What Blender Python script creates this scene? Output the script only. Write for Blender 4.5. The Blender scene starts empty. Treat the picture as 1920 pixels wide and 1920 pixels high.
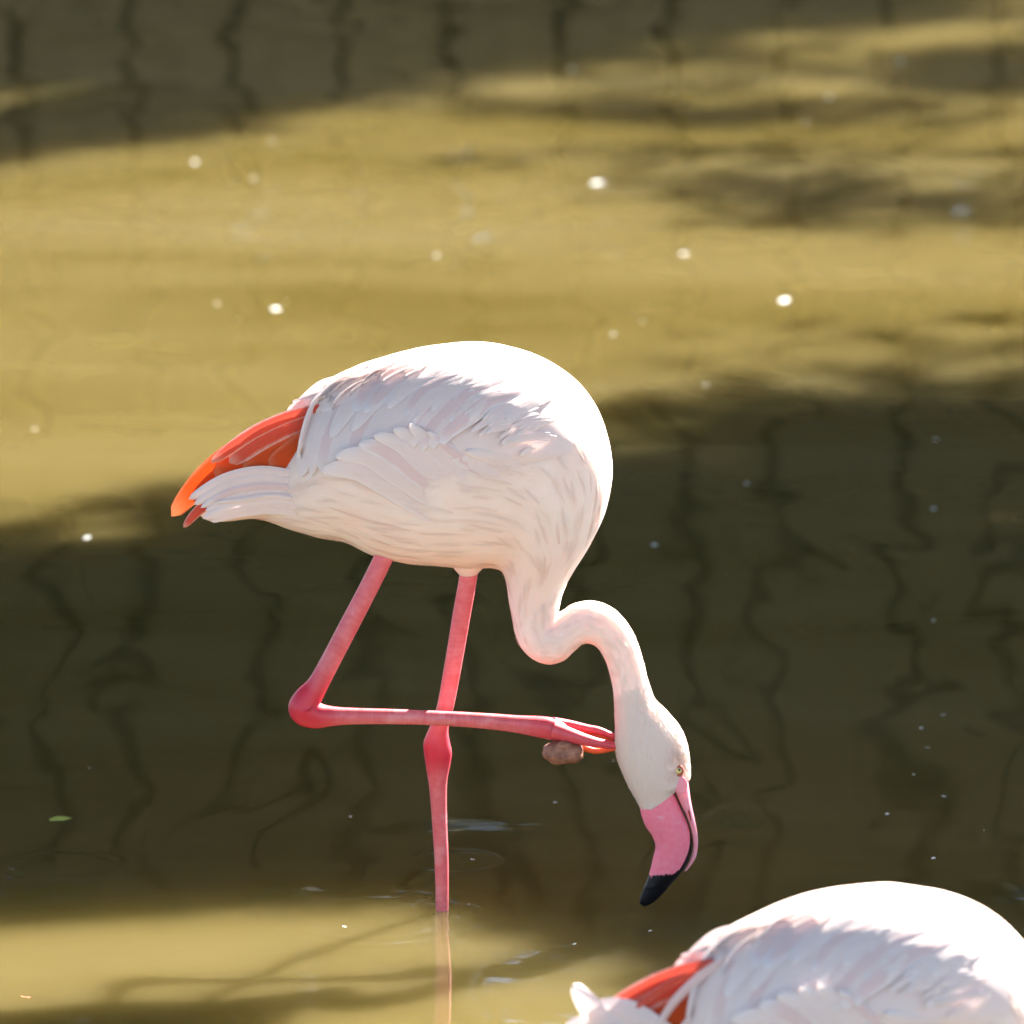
import bpy, bmesh, math, random
from mathutils import Vector, Matrix, noise
from mathutils.bvhtree import BVHTree

# ------------------------------------------------------------------ camera, sky, sun, exposure
scene = bpy.context.scene
COL = scene.collection
D, PITCH, HALF = 13.7, math.radians(12.0), math.radians(3.925)
TH = math.tan(HALF)
CH = D * math.tan(PITCH + math.atan((1712 - 960) / 960 * TH))

cam_d = bpy.data.cameras.new('camera')
cam = bpy.data.objects.new('camera', cam_d)
COL.objects.link(cam)
cam.location = (0, -D, CH)
cam.rotation_euler = (math.pi / 2 - PITCH, 0, 0)
cam_d.sensor_width = 36
cam_d.lens = 18 / TH
cam_d.clip_start, cam_d.clip_end = 0.5, 3000
cam_d.dof.use_dof = True
cam_d.dof.focus_distance = 13.75
cam_d.dof.aperture_fstop = 4.3
scene.camera = cam

SUN = Vector((0.76, 1.02, 1.0)).normalized()          # towards the sun
elev = math.asin(SUN.z)
world = bpy.data.worlds.new('World')
scene.world = world
world.use_nodes = True
wn = world.node_tree
bg = wn.nodes['Background']
sky = wn.nodes.new('ShaderNodeTexSky')
sky.sky_type = 'NISHITA'
sky.sun_disc = False
sky.air_density = 0.85
sky.dust_density = 0.6
sky.sun_elevation = elev
sky.sun_rotation = math.atan2(SUN.x, SUN.y)
wn.links.new(sky.outputs[0], bg.inputs[0])
bg.inputs[1].default_value = 0.05
sun_d = bpy.data.lights.new('sun', 'SUN')
sun_d.energy = 5.0
sun_d.angle = math.radians(0.55)
sun_d.color = (1.0, 0.95, 0.87)
sun = bpy.data.objects.new('sun', sun_d)
COL.objects.link(sun)
sun.rotation_euler = SUN.to_track_quat('Z', 'Y').to_euler()
sun.location = (12, 11, 16)
scene.render.engine = 'CYCLES'
scene.cycles.max_bounces = 6
scene.cycles.diffuse_bounces = 3
scene.cycles.glossy_bounces = 3
scene.cycles.transmission_bounces = 3
scene.view_settings.view_transform = 'Standard'
scene.view_settings.look = 'None'
scene.view_settings.exposure = 3.15
scene.view_settings.gamma = 1.0

rnd = random.Random(7)

# ------------------------------------------------------------------ measuring helpers
def ray(px, py):
    dx = (px - 960) / 960 * TH
    dy = (960 - py) / 960 * TH
    return Vector((dx, math.cos(PITCH) + dy * math.sin(PITCH), -math.sin(PITCH) + dy * math.cos(PITCH)))

def at(px, py, y=0.0):                                 # measured point in the upright plane at depth y
    d = ray(px, py)
    t = (y + D) / d.y
    return Vector((d.x * t, y, CH + d.z * t))

def on_water(px, py, z=0.0):
    d = ray(px, py)
    t = (z - CH) / d.z
    return Vector((d.x * t, -D + d.y * t, z))

M_PX = 2 * D / math.cos(PITCH) * TH / 1920             # metres for one measured pixel at the bird

# ------------------------------------------------------------------ material helpers
def mat(name, base=(0.5, 0.5, 0.5), rough=0.6, spec=0.3):
    m = bpy.data.materials.new(name)
    m.use_nodes = True
    b = m.node_tree.nodes['Principled BSDF']
    b.inputs['Base Color'].default_value = (*base, 1)
    b.inputs['Roughness'].default_value = rough
    b.inputs['Specular IOR Level'].default_value = spec
    return m, m.node_tree, b

class NT:
    def __init__(s, nt): s.nt = nt
    def n(s, t, **kw):
        nd = s.nt.nodes.new(t)
        for k, v in kw.items(): setattr(nd, k, v)
        return nd
    def l(s, a, b): s.nt.links.new(a, b)
    def math(s, op, a, b=None, c=None):
        nd = s.n('ShaderNodeMath', operation=op)
        for i, v in enumerate((a, b, c)):
            if v is None: continue
            if hasattr(v, 'is_output'): s.l(v, nd.inputs[i])
            else: nd.inputs[i].default_value = v
        return nd.outputs[0]
    def mix(s, f, a, b, blend='MIX'):
        nd = s.n('ShaderNodeMix', data_type='RGBA', blend_type=blend)
        for i, v in ((0, f), (6, a), (7, b)):
            if hasattr(v, 'is_output'): s.l(v, nd.inputs[i])
            elif i == 0: nd.inputs[0].default_value = v
            else: nd.inputs[i].default_value = (*v, 1)
        return nd.outputs[2]
    def noise(s, vec, scale, detail=2, rough=0.5, dist=0.0):
        nd = s.n('ShaderNodeTexNoise')
        nd.inputs['Scale'].default_value = scale
        nd.inputs['Detail'].default_value = detail
        nd.inputs['Roughness'].default_value = rough
        nd.inputs['Distortion'].default_value = dist
        if vec is not None: s.l(vec, nd.inputs['Vector'])
        return nd.outputs['Fac']
    def mapping(s, vec, scale=(1, 1, 1), rot=(0, 0, 0), loc=(0, 0, 0)):
        nd = s.n('ShaderNodeMapping')
        nd.inputs['Scale'].default_value = scale
        nd.inputs['Rotation'].default_value = rot
        nd.inputs['Location'].default_value = loc
        s.l(vec, nd.inputs['Vector'])
        return nd.outputs[0]
    def ramp(s, f, stops):
        nd = s.n('ShaderNodeValToRGB')
        s.l(f, nd.inputs[0])
        el = nd.color_ramp.elements
        while len(el) < len(stops): el.new(0.5)
        for e, (p, c) in zip(el, stops):
            e.position = p
            e.color = (*c, 1)
        return nd.outputs[0]
    def coord(s, which='Object'):
        return s.n('ShaderNodeTexCoord').outputs[which]
    def attr(s, name):
        return s.n('ShaderNodeAttribute', attribute_name=name).outputs['Fac']
    def bump(s, h, strength, dist, b):
        nd = s.n('ShaderNodeBump')
        nd.inputs['Strength'].default_value = strength
        nd.inputs['Distance'].default_value = dist
        s.l(h, nd.inputs['Height'])
        s.l(nd.outputs[0], b.inputs['Normal'])

# ------------------------------------------------------------------ object helpers
def mesh_obj(name, verts, faces, m, parent=None, smooth=True, attrs=None):
    me = bpy.data.meshes.new(name)
    me.from_pydata([tuple(v) for v in verts], [], faces)
    me.update()
    if smooth: me.polygons.foreach_set('use_smooth', [True] * len(me.polygons))
    for an, vals in (attrs or {}).items():
        a = me.attributes.new(an, 'FLOAT', 'POINT')
        a.data.foreach_set('value', vals)
    me.materials.append(m)
    o = bpy.data.objects.new(name, me)
    COL.objects.link(o)
    if parent is not None:
        o.parent = parent
        o.matrix_parent_inverse = Matrix.Translation(-abs_loc(parent))
    return o

def abs_loc(o):
    v = Vector(o.location)
    return v if o.parent is None else Vector((0, 0, 0)) + (abs_loc(o.parent) if o.type == 'EMPTY' else v)

def empty(name, loc):
    e = bpy.data.objects.new(name, None)
    e.empty_display_size = 0.1
    e.location = loc
    COL.objects.link(e)
    return e

def tag(o, label=None, cat=None, group=None, kind=None):
    if label: o['label'] = label
    if cat: o['category'] = cat
    if group: o['group'] = group
    if kind: o['kind'] = kind
    return o

def child(o, parent):
    o.parent = parent
    return o

def cr(p0, p1, p2, p3, t):
    return 0.5 * (2 * p1 + (p2 - p0) * t + (2 * p0 - 5 * p1 + 4 * p2 - p3) * t * t + (3 * p1 - p0 - 3 * p2 + p3) * t ** 3)

def resample(keys, per):                                # keys: equal-length tuples
    out = []
    n = len(keys)
    for i in range(n - 1):
        k0, k1, k2, k3 = keys[max(i - 1, 0)], keys[i], keys[i + 1], keys[min(i + 2, n - 1)]
        for j in range(per):
            t = j / per
            out.append(tuple(cr(a, b, c, d, t) for a, b, c, d in zip(k0, k1, k2, k3)))
    out.append(keys[-1])
    return out

def tube(rings, cap=True):                              # rings: lists of equal length
    n = len(rings[0])
    verts = [p for r in rings for p in r]
    faces = []
    for i in range(len(rings) - 1):
        for j in range(n):
            k = (j + 1) % n
            faces.append((i * n + j, i * n + k, (i + 1) * n + k, (i + 1) * n + j))
    if cap:
        for i, flip in ((0, True), (len(rings) - 1, False)):
            c = sum((Vector(p) for p in rings[i]), Vector()) / n
            verts.append(c)
            ci = len(verts) - 1
            for j in range(n):
                a, b = i * n + j, i * n + (j + 1) % n
                faces.append((b, a, ci) if flip else (a, b, ci))
    return verts, faces

# ------------------------------------------------------------------ materials: setting
def water_material(rings):
    m, nt, b = mat('turbid_pond_water', (0.26, 0.20, 0.07), 0.03, 0.5)
    g = NT(nt)
    P = g.coord()
    b.inputs['IOR'].default_value = 1.48
    patch = g.noise(g.mapping(P, (0.3, 0.9, 1), (0, 0, 0.05)), 1.0, 4, 0.6)
    col = g.ramp(patch, [(0.32, (0.062, 0.046, 0.0105)), (0.52, (0.087, 0.066, 0.0215)), (0.72, (0.101, 0.079, 0.032))])
    g.l(col, b.inputs['Base Color'])
    b.subsurface_method = 'BURLEY'
    b.inputs['Subsurface Weight'].default_value = 1.0
    b.inputs['Subsurface Radius'].default_value = (1.0, 0.9, 0.6)
    b.inputs['Subsurface Scale'].default_value = 0.55
    # wind-still swell, slow folds and fine ripples, heights in metres
    h1 = g.noise(g.mapping(P, (0.7, 1.2, 1), (0, 0, 0.12)), 1.0, 1.5, 0.45, 0.4)
    h2 = g.noise(g.mapping(P, (2.3, 1.3, 1), (0, 0, -0.3), (3, 1, 0)), 1.0, 1.0, 0.4, 0.6)
    h3 = g.noise(g.mapping(P, (7, 12, 1), (0, 0, 0.3), (9, 4, 0)), 1.0, 2, 0.5)
    h = g.math('ADD', g.math('MULTIPLY', h1, 0.005), g.math('MULTIPLY', h2, 0.013))
    h = g.math('ADD', h, g.math('MULTIPLY', h3, 0.0004))
    for (c, r0, w, k, amp) in rings:                    # drip rings spreading on the surface
        vd = g.n('ShaderNodeVectorMath', operation='DISTANCE')
        g.l(P, vd.inputs[0])
        vd.inputs[1].default_value = tuple(c)
        r = vd.outputs['Value']
        s = g.math('SINE', g.math('MULTIPLY', r, k))
        q = g.math('DIVIDE', g.math('SUBTRACT', r, r0), w)
        e = g.math('POWER', 2.718, g.math('MULTIPLY', g.math('MULTIPLY', q, q), -1.0))
        h = g.math('ADD', h, g.math('MULTIPLY', g.math('MULTIPLY', s, e), amp))
    g.bump(h, 1.0, 1.0, b)
    return m

def bark_material():
    m, nt, b = mat('bark', (0.09, 0.065, 0.045), 0.9, 0.2)
    g = NT(nt)
    P = g.coord()
    f = g.noise(g.mapping(P, (6, 6, 1.2)), 3, 5, 0.6)
    g.l(g.ramp(f, [(0.3, (0.045, 0.033, 0.024)), (0.7, (0.15, 0.115, 0.08))]), b.inputs['Base Color'])
    g.bump(f, 0.6, 0.05, b)
    return m

def leaf_material():
    m, nt, b = mat('leaf', (0.06, 0.10, 0.03), 0.5, 0.4)
    g = NT(nt)
    f = g.noise(g.coord(), 2.5, 2)
    g.l(g.ramp(f, [(0.3, (0.035, 0.065, 0.016)), (0.7, (0.085, 0.12, 0.03))]), b.inputs['Base Color'])
    return m

def plank_material():
    m, nt, b = mat('weathered_plank', (0.2, 0.14, 0.08), 0.8, 0.25)
    g = NT(nt)
    P = g.coord()
    oi = g.n('ShaderNodeObjectInfo').outputs['Random']
    add = g.n('ShaderNodeVectorMath', operation='ADD')
    comb = g.n('ShaderNodeCombineXYZ')
    g.l(g.math('MULTIPLY', oi, 37.0), comb.inputs[0])
    g.l(P, add.inputs[0]); g.l(comb.outputs[0], add.inputs[1])
    grain = g.noise(g.mapping(add.outputs[0], (14, 14, 0.9)), 2.0, 5, 0.6, 0.6)
    stain = g.noise(g.mapping(add.outputs[0], (1, 1, 0.8)), 1.1, 3, 0.6)
    c = g.ramp(grain, [(0.3, (0.055, 0.036, 0.012)), (0.6, (0.10, 0.066, 0.022)), (0.8, (0.135, 0.09, 0.034))])
    c = g.mix(g.math('MULTIPLY', stain, 0.6), c, (0.09, 0.075, 0.03))
    c = g.mix(g.math('MULTIPLY', oi, 0.35), c, (0.12, 0.09, 0.05))
    g.l(c, b.inputs['Base Color'])
    g.bump(grain, 0.5, 0.01, b)
    return m

def soil_material():
    m, nt, b = mat('bank_soil', (0.16, 0.12, 0.07), 0.95, 0.15)
    g = NT(nt)
    P = g.coord()
    a = g.noise(P, 0.5, 6, 0.6)
    f = g.noise(P, 9, 5, 0.65)
    c = g.ramp(a, [(0.35, (0.14, 0.105, 0.06)), (0.55, (0.11, 0.12, 0.04)), (0.75, (0.20, 0.15, 0.085))])
    g.l(g.mix(g.math('MULTIPLY', f, 0.5), c, (0.08, 0.065, 0.035)), b.inputs['Base Color'])
    g.bump(f, 0.5, 0.05, b)
    return m

M_bark, M_leaf, M_plank, M_soil = bark_material(), leaf_material(), plank_material(), soil_material()

# ------------------------------------------------------------------ materials: birds
def feather_color_nodes(g, strength=1.0):
    P = g.coord()
    a = g.noise(P, 9, 3, 0.55)
    c = g.ramp(a, [(0.3, (0.90, 0.68, 0.58)), (0.55, (0.91, 0.72, 0.63)), (0.75, (0.92, 0.765, 0.69))])
    return c, P

def silk(g):
    """hairlines running along the lie of the feathers"""
    comb = g.n('ShaderNodeCombineXYZ')
    g.l(g.math('MULTIPLY', g.attr('along'), 16.0), comb.inputs[0])
    g.l(g.math('MULTIPLY', g.attr('around'), 1.0), comb.inputs[1])
    a = g.noise(g.mapping(comb.outputs[0], (1, 34, 1)), 1.0, 4, 0.65, 0.6)
    return a

def body_material():
    m, nt, b = mat('pale_plumage', (0.86, 0.78, 0.76), 0.8, 0.1)
    g = NT(nt)
    c, P = feather_color_nodes(g)
    s = g.attr('along')                                # 0 tail .. 1 bill base
    c = g.mix(g.math('MULTIPLY', g.math('SMOOTH_MIN', g.math('MAXIMUM', g.math('MULTIPLY', g.math('SUBTRACT', s, 0.55), 4.0), 0.0), 1.0, 0.2), 0.7), c, (0.90, 0.79, 0.70))
    e = g.attr('eyepatch')
    c = g.mix(g.math('MULTIPLY', e, 0.6), c, (0.70, 0.42, 0.30))
    st = silk(g)
    c = g.mix(g.math('MULTIPLY', st, 0.08), c, (0.90, 0.62, 0.54))
    g.l(c, b.inputs['Base Color'])
    f = g.noise(P, 130, 3, 0.6)
    g.bump(g.math('ADD', st, g.math('MULTIPLY', f, 0.4)), 0.22, 0.004, b)
    b.subsurface_method = 'RANDOM_WALK'
    b.inputs['Subsurface Weight'].default_value = 0.6
    b.inputs['Subsurface Radius'].default_value = (1.0, 0.8, 0.7)
    b.inputs['Subsurface Scale'].default_value = 0.03
    return m

def contour_material():
    m, nt, b = mat('contour_feather', (0.87, 0.80, 0.78), 0.75, 0.12)
    g = NT(nt)
    c, P = feather_color_nodes(g)
    v = g.attr('tint')
    c = g.mix(g.math('MULTIPLY', v, 0.25), c, (0.88, 0.66, 0.58))
    s = g.attr('headward')
    c = g.mix(g.math('MULTIPLY', s, 0.7), c, (0.90, 0.78, 0.68))
    e = g.attr('eyepatch')
    c = g.mix(g.math('MULTIPLY', e, 0.6), c, (0.70, 0.42, 0.30))
    g.l(c, b.inputs['Base Color'])
    tr = g.n('ShaderNodeBsdfTranslucent')
    g.l(c, tr.inputs[0])
    mx = g.n('ShaderNodeMixShader')
    mx.inputs[0].default_value = 0.2
    g.l(b.outputs[0], mx.inputs[1]); g.l(tr.outputs[0], mx.inputs[2]); g.l(mx.outputs[0], nt.nodes['Material Output'].inputs[0])
    return m

def blade_material(name, inner, edge, tip, tip_at=0.85, barb=0.25, through=0.28, vane=0.16):
    m, nt, b = mat(name, inner, 0.55, 0.25)
    g = NT(nt)
    u, v = g.attr('across'), g.attr('along')            # across 0 quill .. 1 rim
    P = g.coord()
    n = g.noise(P, 22, 3, 0.6)
    f = g.math('ADD', u, g.math('MULTIPLY', g.math('SUBTRACT', n, 0.5), 0.5))
    mr = g.n('ShaderNodeMapRange', interpolation_type='SMOOTHSTEP')
    g.l(f, mr.inputs[0]); mr.inputs[1].default_value = 0.62; mr.inputs[2].default_value = 1.08
    c = g.mix(mr.outputs[0], inner, edge)
    mt = g.n('ShaderNodeMapRange', interpolation_type='SMOOTHSTEP')
    g.l(v, mt.inputs[0]); mt.inputs[1].default_value = tip_at; mt.inputs[2].default_value = 1.0
    c = g.mix(mt.outputs[0], c, tip)
    # barbs: slanted hairlines either side of the quill
    w = g.math('SINE', g.math('ADD', g.math('MULTIPLY', v, 260.0), g.math('MULTIPLY', u, -34.0)))
    w = g.math('MULTIPLY', g.math('ADD', w, 1.0), 0.5 * barb)
    c = g.mix(w, c, (0.35 * inner[0], 0.3 * inner[1], 0.3 * inner[2]), 'MULTIPLY') if barb > 0.3 else c
    cv = g.n('ShaderNodeCombineXYZ')
    g.l(g.math('ADD', g.math('MULTIPLY', v, 60.0), g.math('MULTIPLY', u, -9.0)), cv.inputs[0])
    g.l(g.math('MULTIPLY', u, 1.5), cv.inputs[1])
    st = g.noise(cv.outputs[0], 1.0, 4, 0.7)
    mv = g.n('ShaderNodeMapRange')
    g.l(st, mv.inputs[0]); mv.inputs[1].default_value = 0.35; mv.inputs[2].default_value = 0.75
    c = g.mix(g.math('MULTIPLY', mv.outputs[0], vane), c, tuple(x * 0.62 for x in inner))
    g.l(c, b.inputs['Base Color'])
    g.bump(g.math('ADD', w, st), 0.35, 0.003, b)
    tr = g.n('ShaderNodeBsdfTranslucent')
    g.l(c, tr.inputs[0])
    mx = g.n('ShaderNodeMixShader')
    mx.inputs[0].default_value = through
    out = nt.nodes['Material Output']
    g.l(b.outputs[0], mx.inputs[1]); g.l(tr.outputs[0], mx.inputs[2]); g.l(mx.outputs[0], out.inputs[0])
    return m

def leg_material():
    m, nt, b = mat('scaly_pink_leg', (0.62, 0.10, 0.13), 0.42, 0.45)
    g = NT(nt)
    v, j = g.attr('along'), g.attr('joint')
    P = g.coord()
    n = g.noise(P, 40, 4, 0.6)
    c = g.ramp(n, [(0.3, (0.62, 0.07, 0.08)), (0.55, (0.70, 0.11, 0.125)), (0.8, (0.76, 0.20, 0.21))])
    bl = g.n('ShaderNodeMapRange', interpolation_type='SMOOTHSTEP')
    g.l(g.noise(P, 26, 3, 0.6), bl.inputs[0]); bl.inputs[1].default_value = 0.5; bl.inputs[2].default_value = 0.72
    c = g.mix(g.math('MULTIPLY', bl.outputs[0], 0.45), c, (0.78, 0.30, 0.30))
    c = g.mix(j, c, (0.62, 0.025, 0.05))
    # scutes: narrow paler lines round the shin, uneven
    cv = g.n('ShaderNodeCombineXYZ')
    g.l(g.math('MULTIPLY', v, 210.0), cv.inputs[0]); g.l(g.math('MULTIPLY', n, 2.2), cv.inputs[1])
    w = g.math('POWER', g.noise(cv.outputs[0], 1.0, 2, 0.5), 2.0)
    w2 = g.math('MULTIPLY', w, g.math('MULTIPLY', g.math('SUBTRACT', 1.0, j), g.noise(P, 9, 2)))
    c = g.mix(g.math('MULTIPLY', w2, 0.8), c, (0.80, 0.40, 0.40))
    g.l(c, b.inputs['Base Color'])
    g.bump(g.math('ADD', g.math('MULTIPLY', w2, 0.5), g.math('MULTIPLY', n, 0.8)), 0.35, 0.002, b)
    b.inputs['Subsurface Weight'].default_value = 0.12
    b.inputs['Subsurface Radius'].default_value = (1, 0.3, 0.2)
    b.inputs['Subsurface Scale'].default_value = 0.008
    return m

def skin_material(name, a, c2, rough=0.45, scale=60):
    m, nt, b = mat(name, a, rough, 0.4)
    g = NT(nt)
    P = g.coord()
    n = g.noise(P, scale, 4, 0.6)
    g.l(g.ramp(n, [(0.3, a), (0.75, c2)]), b.inputs['Base Color'])
    g.bump(n, 0.35, 0.003, b)
    return m

def bill_material(name, base, pale, black_from=None):
    m, nt, b = mat(name, base, 0.40, 0.17)
    g = NT(nt)
    P = g.coord()
    v, u = g.attr('along'), g.attr('side')              # side 0 left rim .. 1 right rim
    n = g.noise(P, 90, 4, 0.6)
    streak = g.noise(g.mapping(P, (160, 160, 26), (0, 0.35, 0)), 1.0, 3, 0.6)
    c = g.ramp(n, [(0.3, base), (0.75, pale)])
    c = g.mix(g.math('MULTIPLY', streak, 0.4), c, pale)
    if black_from is not None:
        f = g.math('ADD', v, g.math('MULTIPLY', g.math('SUBTRACT', streak, 0.5), 0.16))
        mr = g.n('ShaderNodeMapRange', interpolation_type='SMOOTHSTEP')
        g.l(f, mr.inputs[0]); mr.inputs[1].default_value = black_from - 0.012; mr.inputs[2].default_value = black_from + 0.012
        c = g.mix(mr.outputs[0], c, (0.005, 0.005, 0.006))
        # black cutting edge, broadening towards the tip
        e = g.math('ADD', u, g.math('MULTIPLY', g.math('MAXIMUM', g.math('SUBTRACT', v, 0.45), 0.0), 0.42))
        mr2 = g.n('ShaderNodeMapRange', interpolation_type='SMOOTHSTEP')
        g.l(e, mr2.inputs[0]); mr2.inputs[1].default_value = 0.975; mr2.inputs[2].default_value = 0.995
        c = g.mix(mr2.outputs[0], c, (0.015, 0.012, 0.014))
    g.l(c, b.inputs['Base Color'])
    g.bump(g.math('ADD', n, streak), 0.3, 0.0025, b)
    b.inputs['Subsurface Weight'].default_value = 0.1
    b.inputs['Subsurface Radius'].default_value = (1, 0.4, 0.3)
    b.inputs['Subsurface Scale'].default_value = 0.006
    return m

M_body, M_contour = body_material(), contour_material()
M_white = blade_material('white_blade', (0.90, 0.71, 0.655), (0.91, 0.77, 0.73), (0.91, 0.77, 0.73), 0.6, 0.1, 0.12)
M_blush = blade_material('blush_blade', (0.86, 0.62, 0.58), (0.90, 0.82, 0.80), (0.89, 0.80, 0.78), 0.7, 0.1, 0.12)
M_orange = blade_material('scarlet_blade', (0.70, 0.075, 0.005), (0.80, 0.20, 0.09), (0.74, 0.20, 0.08), 0.80, 0.2, 0.14, 0.5)
M_rose = blade_material('rose_blade', (0.74, 0.09, 0.05), (0.88, 0.58, 0.50), (0.82, 0.38, 0.28), 0.85, 0.2, 0.14, 0.45)
M_leg = leg_material()
M_web = skin_material('toe_web', (0.80, 0.06, 0.02), (0.86, 0.16, 0.03), 0.4)
M_pad = skin_material('foot_pad_skin', (0.15, 0.05, 0.028), (0.44, 0.21, 0.13), 0.6, 70)
M_bill = bill_material('pink_bill', (0.88, 0.17, 0.24), (0.90, 0.27, 0.34), 0.84)
M_bill_up = bill_material('pale_bill', (0.88, 0.25, 0.31), (0.90, 0.38, 0.43))
M_black = skin_material('black_bill_tip', (0.004, 0.004, 0.005), (0.008, 0.007, 0.008), 0.5)
M_black.node_tree.nodes['Principled BSDF'].inputs['Specular IOR Level'].default_value = 0.15
M_eye, _, _ = mat('yellow_eye', (0.75, 0.62, 0.22), 0.12, 0.6)
M_pupil, _, _ = mat('pupil', (0.008, 0.008, 0.008), 0.1, 0.6)
M_ring = skin_material('eye_ring', (0.36, 0.09, 0.05), (0.50, 0.15, 0.09))
M_slit, _, _ = mat('nostril', (0.35, 0.03, 0.02), 0.6, 0.2)

# ------------------------------------------------------------------ ground, water
def bed_z(x, y):
    if y < 0: return max(-0.17 + 0.19 * y, -0.62)
    return max(-0.17 - 0.05 * y, -0.6)

def build_ground():
    # pond outline as a wobbly rounded rectangle, rings from the middle out to the horizon
    N = 120
    rim = []
    for i in range(N):
        a = 2 * math.pi * i / N
        ca, sa = math.cos(a), math.sin(a)
        k = 1 / (abs(ca) ** 5 + abs(sa) ** 5) ** 0.2
        w = 1 + 0.012 * math.sin(5 * a + 1) + 0.01 * math.sin(9 * a)
        rim.append(Vector((-3.0 + 10.6 * k * ca * w, 3.7 + 13.1 * k * sa * w, 0)))
    c = Vector((-3.0, 3.7, 0))
    verts, faces = [], []
    rings = [(0.04, 'bed'), (0.25, 'bed'), (0.5, 'bed'), (0.75, 'bed'), (0.93, 'bed'), (0.985, -0.15), (1.0, 0.02), (1.03, 0.16), (1.1, 0.22),
             (1.4, 0.25), (2.5, 0.3), (8, 0.3), (40, 0.3), (150, 0.3)]
    for s, z in rings:
        for r in rim:
            p = c + (r - c) * s
            zz = bed_z(p.x, p.y) if z == 'bed' else z + (0.05 * noise.noise(p * 0.7) if s < 3 and s > 1 else 0)
            verts.append((p.x, p.y, zz))
    for i in range(len(rings) - 1):
        for j in range(N):
            k = (j + 1) % N
            faces.append((i * N + j, i * N + k, (i + 1) * N + k, (i + 1) * N + j))
    faces.append(tuple(range(N)))
    o = mesh_obj('ground', verts, faces, M_soil)
    tag(o, kind='structure')
    # water sheet reaches a little into the sloping bank
    wv = [(0, 0, 0)]
    wv = [tuple(c)] + [tuple(c + (r - c) * 1.002) for r in rim]
    wf = [(0, 1 + j, 1 + (j + 1) % N) for j in range(N)]
    rings_spec = []
    for (px, py, r0, w, k, amp) in ((850, 1614, 0.080, 0.014, 190, 0.00022), (700, 1722, 0.17, 0.05, 120, 0.00020),
                                    (120, 1622, 0.11, 0.03, 150, 0.00028), (829, 1712, 0.05, 0.10, 75, 0.0004)):
        rings_spec.append((on_water(px, py), r0, w, k, amp))
    wo = mesh_obj('pond_water', wv, wf, water_material(rings_spec), smooth=False)
    tag(wo, kind='structure')

build_ground()

# ------------------------------------------------------------------ palisade on the far bank
def build_fence():
    y0 = 18.2
    root = empty('plank_fence', (0, y0 + 0.1, 1.75))
    tag(root, 'dark brown plank fence on top of the stone wall, mirrored in the pond', 'fence')
    def plank_mesh(seed, h):
        r = random.Random(seed)
        bm = bmesh.new()
        bmesh.ops.create_cube(bm, size=1)
        for v in bm.verts:
            v.co.x *= 0.40; v.co.y *= 0.05
            v.co.z = (v.co.z + 0.5) * h
            if v.co.z > h * 0.9: v.co.z += r.uniform(-0.04, 0.04)
        bmesh.ops.bevel(bm, geom=bm.edges[:], offset=0.008, segments=1, affect='EDGES')
        me = bpy.data.meshes.new('plank')
        bm.to_mesh(me); bm.free()
        me.materials.append(M_plank)
        return me
    meshes = [plank_mesh(i, 3.3 + 0.05 * i) for i in range(4)]
    n = 28
    for i in range(n):
        o = bpy.data.objects.new('plank', meshes[i % 4])
        COL.objects.link(o)
        o.parent = root
        o.location = ((i - n / 2) * 0.47 + 0.05, rnd.uniform(-0.012, 0.012), 0.0)
        o.rotation_euler = (rnd.uniform(-0.006, 0.006), rnd.uniform(-0.004, 0.004), rnd.uniform(-0.03, 0.03))
    bm = bmesh.new()
    bmesh.ops.create_cube(bm, size=1)
    for v in bm.verts: v.co = (v.co.x * 0.16, v.co.y * 0.02, (v.co.z + 0.5) * 3.3)
    bat = bpy.data.meshes.new('gap_backing'); bm.to_mesh(bat); bm.free()
    bat.materials.append(mat('gap_black', (0.014, 0.011, 0.008), 0.9, 0.1)[0])  # near-black boards added behind the planks to keep sky out of the gaps
    for i in range(n + 1):
        o = bpy.data.objects.new('gap_backing', bat)
        COL.objects.link(o)
        o.parent = root
        o.location = ((i - n / 2) * 0.47 + 0.05 - 0.235, 0.055, 0.0)
    for z in (0.5, 1.6, 2.8):
        bm = bmesh.new()
        bmesh.ops.create_cube(bm, size=1)
        for v in bm.verts: v.co = (v.co.x * n * 0.47, v.co.y * 0.06, v.co.z * 0.12)
        me = bpy.data.meshes.new('rail'); bm.to_mesh(me); bm.free()
        me.materials.append(M_plank)
        o = bpy.data.objects.new('rail', me); COL.objects.link(o)
        o.parent = root; o.location = (-0.1, 0.105, z)

build_fence()

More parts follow.
